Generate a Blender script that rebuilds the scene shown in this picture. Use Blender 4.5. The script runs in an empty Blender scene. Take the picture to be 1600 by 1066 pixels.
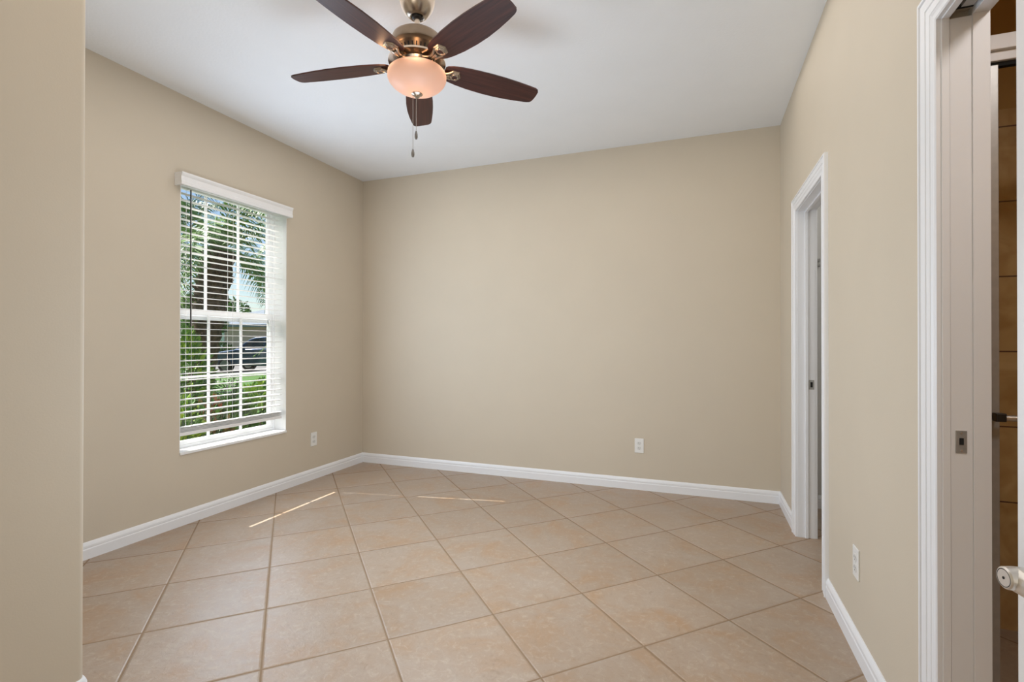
import bpy, bmesh, math, random
from mathutils import Vector, Matrix
PI = math.pi
R = math.radians
SC = bpy.context.scene
COL = SC.collection

# ------------------------------------------------------------------ camera
YAW, PITCH, CAMH = 0.35814, 0.00421, 1.1596
cam = bpy.data.cameras.new('camera')
cam.sensor_width = 36.0
cam.lens = 36.0 * 778.77 / 1600
cam.clip_start = 0.05
cam.clip_end = 400
co = bpy.data.objects.new('camera', cam)
COL.objects.link(co)
co.location = (0, 0, CAMH)
co.rotation_euler = (PI / 2 + PITCH, -0.0009, YAW)
SC.camera = co

# ------------------------------------------------------------------ colour
SC.view_settings.view_transform = 'Standard'
SC.view_settings.look = 'None'
SC.view_settings.gamma = 1
SC.view_settings.exposure = 0.0
SC.view_settings.use_curve_mapping = False

# ------------------------------------------------------------------ world + sun
w = bpy.data.worlds.new('sky')
SC.world = w
w.use_nodes = True
wn = w.node_tree
wn.nodes.clear()
wo = wn.nodes.new('ShaderNodeOutputWorld')
wb = wn.nodes.new('ShaderNodeBackground')
sky = wn.nodes.new('ShaderNodeTexSky')
sky.sky_type = 'NISHITA'
sky.sun_disc = False
sky.sun_elevation = R(48)
sky.sun_rotation = R(260)
sky.air_density = 1.0
sky.dust_density = 0.6
wb.inputs['Strength'].default_value = 0.14
wn.links.new(sky.outputs[0], wb.inputs[0])
wn.links.new(wb.outputs[0], wo.inputs[0])

SUN_DIR = Vector((0.982 * 0.667, 0.188 * 0.667, -0.747)).normalized()
sun = bpy.data.lights.new('sun', 'SUN')
sun.energy = 11.0
sun.angle = R(0.5)
sun.color = (1.0, 0.96, 0.90)
so = bpy.data.objects.new('sun', sun)
COL.objects.link(so)
so.rotation_euler = SUN_DIR.to_track_quat('-Z', 'Y').to_euler()
so.location = (-8, 1, 9)


def area(name, loc, target, sx, sy, power, color):
    l = bpy.data.lights.new(name, 'AREA')
    l.shape = 'RECTANGLE'
    l.size, l.size_y = sx, sy
    l.energy = power
    l.color = color
    o = bpy.data.objects.new(name, l)
    COL.objects.link(o)
    o.location = loc
    d = Vector(target) - Vector(loc)
    o.rotation_euler = d.to_track_quat('-Z', 'Y').to_euler()
    return o


def rgbw(base, r, g, b):
    m = max(r, g, b)
    return base * m, (r / m, g / m, b / m)


# added fill light behind the camera, in front of the closed rear wall
p_, c_ = rgbw(100, 0.39, 0.39, 0.36)
area('rear_fill', (-0.65, -3.38, 1.35), (-0.65, 2.0, 1.6), 2.2, 2.2, p_, c_)
# daylight entering through the window opening
p_, c_ = rgbw(40, 0.32, 0.40, 0.51)
area('window_daylight', (-3.02, 2.65, 1.33), (0, 2.65, 1.33), 0.86, 1.50, p_, c_)
# added fills without fixtures: a sheet under the ceiling, a soft ball in mid-room
p_, c_ = rgbw(60, 0.38, 0.35, 0.32)
area('ceiling_fill', (-1.1, 2.05, 2.72), (-1.1, 2.05, 0), 3.2, 2.8, p_, c_)
p_, c_ = rgbw(60, 0.43, 0.51, 0.60)
pl_ = bpy.data.lights.new('mid_room_fill', 'POINT')
pl_.energy = p_
pl_.color = c_
pl_.shadow_soft_size = 0.5
po_ = bpy.data.objects.new('mid_room_fill', pl_)
COL.objects.link(po_)
po_.location = (-1.15, 2.05, 1.08)


# ------------------------------------------------------------------ helpers


def mat(name, color, rough=0.5, metal=0.0, noise=0.0, nscale=8.0, bump=0.0, bscale=60.0, spec=0.5, coat=0.0, color2=None, emis=None, estr=0.0):
    m = bpy.data.materials.new(name)
    m.use_nodes = True
    nt = m.node_tree
    b = nt.nodes['Principled BSDF']
    b.inputs['Roughness'].default_value = rough
    b.inputs['Metallic'].default_value = metal
    b.inputs['Specular IOR Level'].default_value = spec
    b.inputs['Coat Weight'].default_value = coat
    c = tuple(color) + (1,)
    tc = nt.nodes.new('ShaderNodeTexCoord')
    nz = nt.nodes.new('ShaderNodeTexNoise')
    nz.inputs['Scale'].default_value = nscale
    nz.inputs['Detail'].default_value = 5
    nt.links.new(tc.outputs['Object'], nz.inputs['Vector'])
    mx = nt.nodes.new('ShaderNodeMix')
    mx.data_type = 'RGBA'
    c2 = tuple(color2) + (1,) if color2 else tuple(max(0, v * (1 - noise)) for v in color) + (1,)
    mx.inputs[6].default_value = c
    mx.inputs[7].default_value = c2
    rp = nt.nodes.new('ShaderNodeMapRange')
    rp.inputs[1].default_value = 0.35
    rp.inputs[2].default_value = 0.65
    nt.links.new(nz.outputs[0], rp.inputs[0])
    nt.links.new(rp.outputs[0], mx.inputs[0])
    nt.links.new(mx.outputs[2], b.inputs['Base Color'])
    if bump:
        n2 = nt.nodes.new('ShaderNodeTexNoise')
        n2.inputs['Scale'].default_value = bscale
        n2.inputs['Detail'].default_value = 3
        nt.links.new(tc.outputs['Object'], n2.inputs['Vector'])
        bp = nt.nodes.new('ShaderNodeBump')
        bp.inputs['Strength'].default_value = bump
        bp.inputs['Distance'].default_value = 0.002
        nt.links.new(n2.outputs[0], bp.inputs['Height'])
        nt.links.new(bp.outputs[0], b.inputs['Normal'])
    if emis:
        b.inputs['Emission Color'].default_value = tuple(emis) + (1,)
        b.inputs['Emission Strength'].default_value = estr
    return m


def box(bm, x0, x1, y0, y1, z0, z1, mtx=None):
    vs = [bm.verts.new((x, y, z)) for x in (x0, x1) for y in (y0, y1) for z in (z0, z1)]
    for f in ((0, 1, 3, 2), (4, 6, 7, 5), (0, 4, 5, 1), (2, 3, 7, 6), (0, 2, 6, 4), (1, 5, 7, 3)):
        bm.faces.new([vs[i] for i in f])
    if mtx:
        for v in vs:
            v.co = mtx @ v.co
    return vs


def lathe(bm, prof, seg=40, c=(0, 0, 0), closed=False, mtx=None):
    rings = []
    for r, z in prof:
        if r < 1e-6:
            rings.append([bm.verts.new((c[0], c[1], c[2] + z))])
        else:
            rings.append([bm.verts.new((c[0] + r * math.cos(2 * PI * i / seg), c[1] + r * math.sin(2 * PI * i / seg), c[2] + z)) for i in range(seg)])
    if mtx:
        for g in rings:
            for v in g:
                v.co = mtx @ v.co
    for a, b in zip(rings[:-1], rings[1:]):
        for i in range(seg):
            j = (i + 1) % seg
            if len(a) == 1 and len(b) == 1:
                continue
            if len(a) == 1:
                bm.faces.new((a[0], b[j], b[i]))
            elif len(b) == 1:
                bm.faces.new((a[i], a[j], b[0]))
            else:
                bm.faces.new((a[i], a[j], b[j], b[i]))


def tube(bm, pts, rad, seg=10, cap=True):
    pts = [Vector(p) for p in pts]
    if not isinstance(rad, (list, tuple)):
        rad = [rad] * len(pts)
    rings = []
    prev = None
    for i, p in enumerate(pts):
        d = (pts[min(i + 1, len(pts) - 1)] - pts[max(i - 1, 0)]).normalized()
        if prev is None:
            up = Vector((0, 0, 1)) if abs(d.z) < 0.9 else Vector((1, 0, 0))
            n = d.cross(up).normalized()
        else:
            n = (prev - d * prev.dot(d)).normalized()
        prev = n
        b = d.cross(n)
        rings.append([bm.verts.new(p + (n * math.cos(2 * PI * k / seg) + b * math.sin(2 * PI * k / seg)) * rad[i]) for k in range(seg)])
    for a, b in zip(rings[:-1], rings[1:]):
        for k in range(seg):
            bm.faces.new((a[k], a[(k + 1) % seg], b[(k + 1) % seg], b[k]))
    if cap:
        bm.faces.new(rings[0][::-1])
        bm.faces.new(rings[-1])


def extrude_profile(bm, prof, p0, p1, side):
    """closed profile (t, z) pushed off a wall, swept from p0 to p1; side = outward unit vector"""
    side = Vector(side)
    a = [bm.verts.new(Vector(p0) + side * t + Vector((0, 0, z))) for t, z in prof]
    b = [bm.verts.new(Vector(p1) + side * t + Vector((0, 0, z))) for t, z in prof]
    n = len(prof)
    for i in range(n):
        j = (i + 1) % n
        bm.faces.new((a[i], a[j], b[j], b[i]))
    bm.faces.new(a[::-1])
    bm.faces.new(b)


def obj(name, bm, m=None, parent=None, smooth=False, bevel=0.0, kind=None, autos=35):
    bmesh.ops.recalc_face_normals(bm, faces=bm.faces)
    me = bpy.data.meshes.new(name)
    bm.to_mesh(me)
    bm.free()
    if m:
        for q in (m if isinstance(m, (list, tuple)) else [m]):
            me.materials.append(q)
    o = bpy.data.objects.new(name, me)
    COL.objects.link(o)
    if smooth:
        me.polygons.foreach_set('use_smooth', [True] * len(me.polygons))
        try:
            me.set_sharp_from_angle(angle=R(autos))
        except Exception:
            pass
    if bevel:
        bv = o.modifiers.new('bevel', 'BEVEL')
        bv.width = bevel
        bv.segments = 2
        bv.limit_method = 'ANGLE'
    if parent:
        o.parent = parent
    if kind:
        o['kind'] = kind
    return o


def empty(name, loc=(0, 0, 0), rotz=0, label=None, cat=None, group=None, kind=None):
    o = bpy.data.objects.new(name, None)
    o.empty_display_size = 0.1
    COL.objects.link(o)
    o.location = loc
    o.rotation_euler = (0, 0, rotz)
    tag(o, label, cat, group, kind)
    return o


def tag(o, label=None, cat=None, group=None, kind=None):
    if label:
        o['label'] = label
    if cat:
        o['category'] = cat
    if group:
        o['group'] = group
    if kind:
        o['kind'] = kind
    return o


def struct(name, bm, m, **k):
    return obj(name, bm, m, kind='structure', **k)


# ------------------------------------------------------------------ materials
M = {}
M['wall'] = mat('wall_paint', (0.628, 0.549, 0.436), 0.62, noise=0.02, nscale=3, bump=0.12, bscale=180, spec=0.35)
M['ceil'] = mat('ceiling_paint', (0.865, 0.88, 0.895), 0.8, noise=0.015, nscale=4, bump=0.5, bscale=70, spec=0.2)
M['trim'] = mat('trim_paint', (0.85, 0.85, 0.86), 0.35, noise=0.01, nscale=5)
M['reveal'] = mat('reveal_paint', (0.86, 0.86, 0.85), 0.5, noise=0.01)
M['vinyl'] = mat('white_vinyl', (0.86, 0.87, 0.88), 0.35, noise=0.01)
M['slat'] = mat('blind_slat', (0.86, 0.85, 0.84), 0.4, noise=0.01)
M['dark'] = mat('dark_plastic', (0.018, 0.014, 0.012), 0.4)
M['black'] = mat('black_gap', (0.01, 0.01, 0.01), 0.9)
M['plate'] = mat('outlet_plate', (0.82, 0.81, 0.78), 0.3)
M['plate2'] = mat('outlet_socket', (0.74, 0.73, 0.70), 0.35)
M['steel'] = mat('brushed_steel', (0.42, 0.41, 0.39), 0.35, metal=0.4, noise=0.1, nscale=40)
M['nickel'] = mat('brushed_nickel', (0.47, 0.40, 0.33), 0.27, metal=1.0, noise=0.12, nscale=25)
M['bronze'] = mat('aged_nickel', (0.20, 0.155, 0.115), 0.36, metal=1.0, noise=0.1, nscale=25)
M['pewter'] = mat('dark_pewter', (0.22, 0.21, 0.20), 0.35, metal=0.9)
M['satin'] = mat('satin_nickel', (0.72, 0.69, 0.65), 0.3, metal=0.85, noise=0.05, nscale=25)
M['bath_tile_plain'] = mat('amber_paint', (0.46, 0.27, 0.08), 0.6, noise=0.05, nscale=6)
M['closet'] = mat('closet_paint', (0.72, 0.71, 0.68), 0.6)


def tile_floor():
    m = bpy.data.materials.new('floor_tile')
    m.use_nodes = True
    nt = m.node_tree
    L = nt.links.new
    b = nt.nodes['Principled BSDF']
    geo = nt.nodes.new('ShaderNodeNewGeometry')
    mp = nt.nodes.new('ShaderNodeMapping')
    mp.vector_type = 'TEXTURE'
    mp.inputs['Location'].default_value = (-3.0135, 2.29764, 0)
    mp.inputs['Rotation'].default_value = (0, 0, 0.77907)
    mp.inputs['Scale'].default_value = (0.44303, 0.44303, 0.44303)
    L(geo.outputs['Position'], mp.inputs['Vector'])
    sx = nt.nodes.new('ShaderNodeSeparateXYZ')
    L(mp.outputs[0], sx.inputs[0])

    def mth(op, a, bb=None, c=None):
        n = nt.nodes.new('ShaderNodeMath')
        n.operation = op
        for i, v in enumerate((a, bb, c)):
            if v is None:
                continue
            if isinstance(v, (int, float)):
                n.inputs[i].default_value = v
            else:
                L(v, n.inputs[i])
        return n.outputs[0]
    ds = []
    for ax in (0, 1):
        d = mth('PINGPONG', sx.outputs[ax], 0.5)   # distance to nearest integer line
        ds.append(d)
    dmin = mth('MINIMUM', ds[0], ds[1])
    # wobble of the edge
    nz = nt.nodes.new('ShaderNodeTexNoise')
    nz.inputs['Scale'].default_value = 25
    nz.inputs['Detail'].default_value = 3
    L(geo.outputs['Position'], nz.inputs['Vector'])
    dw = mth('ADD', dmin, mth('MULTIPLY', mth('SUBTRACT', nz.outputs[0], 0.5), 0.004))
    mr = nt.nodes.new('ShaderNodeMapRange')
    mr.interpolation_type = 'SMOOTHSTEP'
    mr.inputs[1].default_value = 0.0055
    mr.inputs[2].default_value = 0.0105
    L(dw, mr.inputs[0])
    tile = mr.outputs[0]
    # per tile offset
    fl = nt.nodes.new('ShaderNodeVectorMath')
    fl.operation = 'FLOOR'
    L(mp.outputs[0], fl.inputs[0])
    wnz = nt.nodes.new('ShaderNodeTexWhiteNoise')
    wnz.noise_dimensions = '3D'
    L(fl.outputs[0], wnz.inputs['Vector'])
    off = nt.nodes.new('ShaderNodeVectorMath')
    off.operation = 'MULTIPLY_ADD'
    L(wnz.outputs['Color'], off.inputs[0])
    off.inputs[1].default_value = (9, 9, 9)
    L(geo.outputs['Position'], off.inputs[2])
    n1 = nt.nodes.new('ShaderNodeTexNoise')
    n1.inputs['Scale'].default_value = 4.5
    n1.inputs['Detail'].default_value = 7
    n1.inputs['Roughness'].default_value = 0.62
    n1.inputs['Distortion'].default_value = 0.6
    L(off.outputs[0], n1.inputs['Vector'])
    r1 = nt.nodes.new('ShaderNodeValToRGB')
    e = r1.color_ramp.elements
    e[0].position = 0.32
    e[0].color = (0.395, 0.260, 0.160, 1)
    e[1].position = 0.66
    e[1].color = (0.405, 0.320, 0.250, 1)
    q = e.new(0.50)
    q.color = (0.392, 0.294, 0.215, 1)
    L(n1.outputs[0], r1.inputs[0])
    # fine pale veins / flecks
    n2 = nt.nodes.new('ShaderNodeTexNoise')
    n2.inputs['Scale'].default_value = 34
    n2.inputs['Detail'].default_value = 8
    n2.inputs['Roughness'].default_value = 0.7
    n2.inputs['Distortion'].default_value = 0.9
    L(off.outputs[0], n2.inputs['Vector'])
    r2 = nt.nodes.new('ShaderNodeMapRange')
    r2.inputs[1].default_value = 0.52
    r2.inputs[2].default_value = 0.74
    L(n2.outputs[0], r2.inputs[0])
    mx = nt.nodes.new('ShaderNodeMix')
    mx.data_type = 'RGBA'
    L(mth('MULTIPLY', r2.outputs[0], 0.62), mx.inputs[0])
    L(r1.outputs[0], mx.inputs[6])
    mx.inputs[7].default_value = (0.55, 0.46, 0.37, 1)
    r3 = nt.nodes.new('ShaderNodeMapRange')
    r3.inputs[1].default_value = 0.44
    r3.inputs[2].default_value = 0.30
    L(n2.outputs[0], r3.inputs[0])
    mx3 = nt.nodes.new('ShaderNodeMix')
    mx3.data_type = 'RGBA'
    L(mth('MULTIPLY', r3.outputs[0], 0.55), mx3.inputs[0])
    L(mx.outputs[2], mx3.inputs[6])
    mx3.inputs[7].default_value = (0.29, 0.205, 0.135, 1)
    # tile-to-tile brightness
    hv = nt.nodes.new('ShaderNodeHueSaturation')
    L(mx3.outputs[2], hv.inputs['Color'])
    L(mth('MULTIPLY_ADD', wnz.outputs['Value'], 0.10, 0.95), hv.inputs['Value'])
    gm = nt.nodes.new('ShaderNodeMix')
    gm.data_type = 'RGBA'
    L(tile, gm.inputs[0])
    gm.inputs[6].default_value = (0.27, 0.180, 0.105, 1)
    L(hv.outputs[0], gm.inputs[7])
    L(gm.outputs[2], b.inputs['Base Color'])
    rr = mth('MULTIPLY_ADD', tile, -0.45, 0.85)
    L(mth('ADD', rr, mth('MULTIPLY', mth('SUBTRACT', n2.outputs[0], 0.5), 0.25)), b.inputs['Roughness'])
    b.inputs['Specular IOR Level'].default_value = 0.5
    # bump
    e1 = nt.nodes.new('ShaderNodeMapRange')
    e1.interpolation_type = 'SMOOTHSTEP'
    e1.inputs[1].default_value = 0.004
    e1.inputs[2].default_value = 0.022
    L(dw, e1.inputs[0])
    hgt = mth('ADD', mth('MULTIPLY', e1.outputs[0], 1.0), mth('MULTIPLY', n1.outputs[0], 0.9))
    hgt = mth('ADD', hgt, mth('MULTIPLY', n2.outputs[0], 0.55))
    bp = nt.nodes.new('ShaderNodeBump')
    bp.inputs['Strength'].default_value = 0.55
    bp.inputs['Distance'].default_value = 0.004
    L(hgt, bp.inputs['Height'])
    L(bp.outputs[0], b.inputs['Normal'])
    return m


M['floor'] = tile_floor()


def bath_tile():
    m = bpy.data.materials.new('shower_wall_tile')
    m.use_nodes = True
    nt = m.node_tree
    L = nt.links.new
    b = nt.nodes['Principled BSDF']
    geo = nt.nodes.new('ShaderNodeNewGeometry')
    sep = nt.nodes.new('ShaderNodeSeparateXYZ')
    L(geo.outputs['Position'], sep.inputs[0])
    cb = nt.nodes.new('ShaderNodeCombineXYZ')
    L(sep.outputs[0], cb.inputs[0])
    L(sep.outputs[2], cb.inputs[1])
    mp = nt.nodes.new('ShaderNodeMapping')
    mp.vector_type = 'TEXTURE'
    mp.inputs['Location'].default_value = (0.84, 0.2106, 0)
    mp.inputs['Scale'].default_value = (0.3055, 0.3055, 1)
    L(cb.outputs[0], mp.inputs[0])
    s2 = nt.nodes.new('ShaderNodeSeparateXYZ')
    L(mp.outputs[0], s2.inputs[0])
    out = []
    for a in (0, 1):
        n = nt.nodes.new('ShaderNodeMath')
        n.operation = 'PINGPONG'
        n.inputs[1].default_value = 0.5
        L(s2.outputs[a], n.inputs[0])
        out.append(n.outputs[0])
    mn = nt.nodes.new('ShaderNodeMath')
    mn.operation = 'MINIMUM'
    L(out[0], mn.inputs[0])
    L(out[1], mn.inputs[1])
    mr = nt.nodes.new('ShaderNodeMapRange')
    mr.inputs[1].default_value = 0.006
    mr.inputs[2].default_value = 0.012
    L(mn.outputs[0], mr.inputs[0])
    nz = nt.nodes.new('ShaderNodeTexNoise')
    nz.inputs['Scale'].default_value = 7
    nz.inputs['Detail'].default_value = 8
    nz.inputs['Distortion'].default_value = 1
    L(geo.outputs['Position'], nz.inputs['Vector'])
    r = nt.nodes.new('ShaderNodeValToRGB')
    r.color_ramp.elements[0].position = 0.35
    r.color_ramp.elements[0].color = (0.46, 0.26, 0.09, 1)
    r.color_ramp.elements[1].position = 0.7
    r.color_ramp.elements[1].color = (0.64, 0.43, 0.20, 1)
    L(nz.outputs[0], r.inputs[0])
    mx = nt.nodes.new('ShaderNodeMix')
    mx.data_type = 'RGBA'
    mx.inputs[6].default_value = (0.10, 0.04, 0.02, 1)
    L(mr.outputs[0], mx.inputs[0])
    L(r.outputs[0], mx.inputs[7])
    L(mx.outputs[2], b.inputs['Base Color'])
    b.inputs['Roughness'].default_value = 0.4
    return m


M['bath_tile'] = bath_tile()


def glass_mat(name, tint=(0.97, 0.98, 0.98), refl=0.06):
    m = bpy.data.materials.new(name)
    m.use_nodes = True
    nt = m.node_tree
    nt.nodes.clear()
    o = nt.nodes.new('ShaderNodeOutputMaterial')
    t = nt.nodes.new('ShaderNodeBsdfTransparent')
    t.inputs[0].default_value = tint + (1,)
    g = nt.nodes.new('ShaderNodeBsdfGlossy')
    g.inputs['Roughness'].default_value = 0.02
    mx = nt.nodes.new('ShaderNodeMixShader')
    mx.inputs[0].default_value = refl
    nt.links.new(t.outputs[0], mx.inputs[1])
    nt.links.new(g.outputs[0], mx.inputs[2])
    nt.links.new(mx.outputs[0], o.inputs[0])
    return m


M['glass'] = glass_mat('clear_glass', refl=0.02)

# ------------------------------------------------------------------ room dimensions
XL, XR, YB, H = -3.075, 0.555, 4.055, 2.74
WT = 0.094                       # right wall thickness
FGX, FGY = -1.839, 1.020         # jutting wall at the left foreground
JT1, JT2 = 0.012, 0.020
D1 = (2.706, 3.414, 1.964)       # far doorway y0 y1 top
D2 = (0.76, 1.521, 1.970)        # near pocket doorway
WIN = (2.217, 3.087, 0.447, 2.240)
WX = -3.27                       # outer face of the left wall

bm = bmesh.new()
box(bm, WX, 2.2, -3.6, 4.2, -0.12, 0.0)
struct('floor', bm, M['floor'])
bm = bmesh.new()
box(bm, WX, 2.2, -3.6, 4.2, H, H + 0.12)
struct('ceiling', bm, M['ceil'])
bm = bmesh.new()
box(bm, WX, 2.2, YB, YB + 0.12, 0, H)
struct('wall_back', bm, M['wall'])
bm = bmesh.new()
box(bm, WX, XL, FGY - 0.12, WIN[0], 0, H)
box(bm, WX, XL, WIN[1], YB, 0, H)
box(bm, WX, XL, WIN[0], WIN[1], 0, WIN[2])
box(bm, WX, XL, WIN[0], WIN[1], WIN[3], H)
struct('wall_left', bm, M['wall'])
bm = bmesh.new()
x0, x1 = XR, XR + WT
box(bm, x0, x1, -3.5, D2[0], 0, H)
box(bm, x0, x1, D2[0], D2[1], D2[2], H)
box(bm, x0, x1, D2[1], D1[0], 0, H)
box(bm, x0, x1, D1[0], D1[1], D1[2], H)
box(bm, x0, x1, D1[1], YB, 0, H)
struct('wall_right', bm, M['wall'])

# foreground wall with a rounded (bullnose) corner: plan outline extruded
bm = bmesh.new()
rb = 0.02
pl = [(FGX, -3.5), (FGX, FGY - rb)]
for k in range(1, 9):
    a = k * PI / 2 / 8
    pl.append((FGX - rb + rb * math.cos(a), FGY - rb + rb * math.sin(a)))
pl += [(WX + 0.0, FGY), (WX, FGY - 0.12), (FGX - 0.12, FGY - 0.12), (FGX - 0.12, -3.5)]
lo = [bm.verts.new((x, y, 0)) for x, y in pl]
hi = [bm.verts.new((x, y, H)) for x, y in pl]
for i in range(len(pl)):
    j = (i + 1) % len(pl)
    bm.faces.new((lo[i], lo[j], hi[j], hi[i]))
bm.faces.new(lo[::-1])
bm.faces.new(hi)
struct('wall_front', bm, M['wall'], smooth=True, autos=25)
bm = bmesh.new()
box(bm, WX, -1.95, -3.62, -3.5, 0, H)
box(bm, 0.65, 0.75, -3.62, -3.5, 0, H)
box(bm, -1.95, 0.65, -3.62, -3.5, 2.4, H)
box(bm, -1.95, 0.65, -3.62, -3.55, 0, 2.4)
struct('wall_rear', bm, M['wall'])

# bathroom and closet shells behind the right wall
bm = bmesh.new()
box(bm, x1, 2.1, 2.60, 2.70, 0, 2.115)
struct('wall_shower', bm, M['bath_tile'])
bm = bmesh.new()
box(bm, x1, 2.1, 2.60, 2.70, 2.115, H)
struct('wall_shower_top', bm, M['bath_tile_plain'])
bm = bmesh.new()
box(bm, 2.1, 2.2, 0.3, YB, 0, H)
box(bm, x1, 2.1, 0.2, 0.3, 0, H)
struct('wall_bathroom', bm, M['bath_tile_plain'])
bm = bmesh.new()
box(bm, x1, 2.1, 2.703, 2.71, 0, H)
box(bm, 1.9, 1.95, 2.71, YB, 0, H)
box(bm, x1, 1.9, YB - 0.01, YB, 0, H)
struct('wall_closet', bm, M['closet'])

# ------------------------------------------------------------------ baseboards
BP = [(0, 0), (0.014, 0), (0.014, 0.052), (0.0125, 0.056), (0.0115, 0.058), (0.0125, 0.062), (0.012, 0.072), (0.009, 0.080), (0.006, 0.086), (0.003, 0.0903), (0, 0.0903)]


def baseboard(name, segs):
    bm = bmesh.new()
    for p0, p1, s in segs:
        extrude_profile(bm, BP, p0, p1, s)
    return struct(name, bm, M['trim'])


baseboard('baseboard_left', [((XL, FGY, 0), (XL, YB, 0), (1, 0, 0))])
baseboard('baseboard_back', [((XL, YB, 0), (XR, YB, 0), (0, -1, 0))])
baseboard('baseboard_right', [((XR, D1[1] + 0.066, 0), (XR, YB, 0), (-1, 0, 0))])
baseboard('baseboard_right', [((XR, D2[1] + 0.073, 0), (XR, D1[0] - 0.072, 0), (-1, 0, 0))])
bm = bmesh.new()       # round the bullnose
path = [((FGX, -3.4), (1, 0)), ((FGX, FGY - rb), (1, 0))]
for k in range(1, 9):
    a = k * PI / 2 / 8
    path.append(((FGX - rb + rb * math.cos(a), FGY - rb + rb * math.sin(a)), (math.cos(a), math.sin(a))))
path.append(((XL, FGY), (0, 1)))
rings = [[bm.verts.new((p[0] + n[0] * t, p[1] + n[1] * t, z)) for t, z in BP] for p, n in path]
for a, b in zip(rings[:-1], rings[1:]):
    for i in range(len(BP)):
        j = (i + 1) % len(BP)
        bm.faces.new((a[i], a[j], b[j], b[i]))
bm.faces.new(rings[0])
bm.faces.new(rings[-1][::-1])
struct('baseboard_front', bm, M['trim'])
baseboard('baseboard_closet', [((x1, YB - 0.01, 0), (1.9, YB - 0.01, 0), (0, -1, 0))])

# ------------------------------------------------------------------ door casings
CP = [(0, 0), (0, 0.010), (0.004, 0.0125), (0.008, 0.0105), (0.012, 0.0085), (0.020, 0.0095), (0.027, 0.012),
      (0.0285, 0.0135), (0.046, 0.0145), (0.0475, 0.012), (0.050, 0.012), (0.0515, 0.0150), (0.074, 0.0165),
      (0.0755, 0.014), (0.0785, 0.014), (0.080, 0.0185), (0.085, 0.0195), (0.089, 0.0175), (0.090, 0.012), (0.090, 0)]


def casing(name, y0, y1, zt, xf, sgn, width, parent):
    bm = bmesh.new()
    k = width / 0.090
    cols = []
    for u, t in CP:
        u = u * k
        x = xf + sgn * t
        cols.append([bm.verts.new(c) for c in ((x, y0 - u, 0), (x, y0 - u, zt + u), (x, y1 + u, zt + u), (x, y1 + u, 0))])
    n = len(cols)
    for i in range(n):
        a, b = cols[i], cols[(i + 1) % n]
        for s in range(3):
            bm.faces.new((a[s], a[s + 1], b[s + 1], b[s]))
    for s in (0, 3):
        bm.faces.new([c[s] for c in cols])
    return obj(name, bm, M['trim'], parent)


# far doorway: plain hinged jamb with a stop and strike plate
d1 = empty('door_1', (XR, (D1[0] + D1[1]) / 2, 0), kind='structure')


def child(name, bm, m, parent, **k):
    o = obj(name, bm, m, parent, **k)
    o.matrix_parent_inverse = parent.matrix_basis.inverted()
    return o


def pcasing(*a):
    o = casing(*a)
    o.matrix_parent_inverse = a[-1].matrix_basis.inverted()
    return o


for e_ in (d1,):
    pcasing('casing', D1[0] + 0.009, D1[1] - 0.009, D1[2] - 0.009, XR, -1, 0.080, e_)
    pcasing('casing', D1[0] + 0.009, D1[1] - 0.009, D1[2] - 0.009, XR + WT, 1, 0.080, e_)
bm = bmesh.new()
jt = 0.012
box(bm, x0, x1, D1[0], D1[0] + jt, 0, D1[2])
box(bm, x0, x1, D1[1] - jt, D1[1], 0, D1[2])
box(bm, x0, x1, D1[0] + jt, D1[1] - jt, D1[2] - jt, D1[2])
child('jamb', bm, M['trim'], d1)
bm = bmesh.new()
box(bm, x0 + 0.040, x0 + 0.056, D1[1] - jt - 0.011, D1[1] - jt, 0, D1[2] - jt)
box(bm, x0 + 0.040, x0 + 0.056, D1[0] + jt, D1[0] + jt + 0.011, 0, D1[2] - jt)
box(bm, x0 + 0.040, x0 + 0.056, D1[0] + jt + 0.011, D1[1] - jt - 0.011, D1[2] - jt - 0.011, D1[2] - jt)
child('door_stop', bm, M['trim'], d1, bevel=0.0015)
bm = bmesh.new()
yy = D1[1] - jt
box(bm, x0 + 0.060, x0 + 0.088, yy - 0.0018, yy, 0.885, 0.942)
sp = child('strike_plate', bm, M['steel'], d1, bevel=0.0008)
bm = bmesh.new()
box(bm, x0 + 0.068, x0 + 0.080, yy - 0.0026, yy - 0.0017, 0.898, 0.929)
h_ = obj('strike_hole', bm, M['black'], sp)
h_.matrix_parent_inverse = Matrix()

# near pocket doorway
d2 = empty('door_2', (XR, (D2[0] + D2[1]) / 2, 0), kind='structure')
ja, jb = x0 + 0.016, x0 + 0.060        # slot between the split jambs
pcasing('casing', D2[0] + 0.017, D2[1] - 0.017, D2[2] - 0.017, XR, -1, 0.090, d2)
bm = bmesh.new()
for a, b in ((x0, ja), (jb, x1)):
    box(bm, a, b, D2[1] - 0.020, D2[1], 0, D2[2])
    box(bm, a, b, D2[0] + 0.018, D2[1] - 0.020, D2[2] - 0.020, D2[2])
box(bm, x0, x1, D2[0], D2[0] + 0.018, 0, D2[2])
child('split_jamb', bm, M['trim'], d2, bevel=0.001)
bm = bmesh.new()
box(bm, ja, jb, D2[0] + 0.018, D2[1] - 0.021, D2[2] - 0.004, D2[2])
child('track_channel', bm, M['black'], d2)
bm = bmesh.new()
box(bm, ja + 0.010, jb - 0.010, 0.85, 1.47, D2[2] - 0.016, D2[2] - 0.0045)
child('track', bm, M['steel'], d2)
bm = bmesh.new()
box(bm, ja + 0.0012, jb - 0.0002, D2[1] - 0.017, D2[1] - 0.0005, 0.008, D2[2] - 0.022)
lf = child('pocket_door_leaf', bm, M['trim'], d2)
bm = bmesh.new()
ye = D2[1] - 0.017
box(bm, ja + 0.010, ja + 0.032, ye - 0.0020, ye, 0.896, 0.950)
lp = obj('edge_pull', bm, M['steel'], lf, bevel=0.0008)
bm = bmesh.new()
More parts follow.
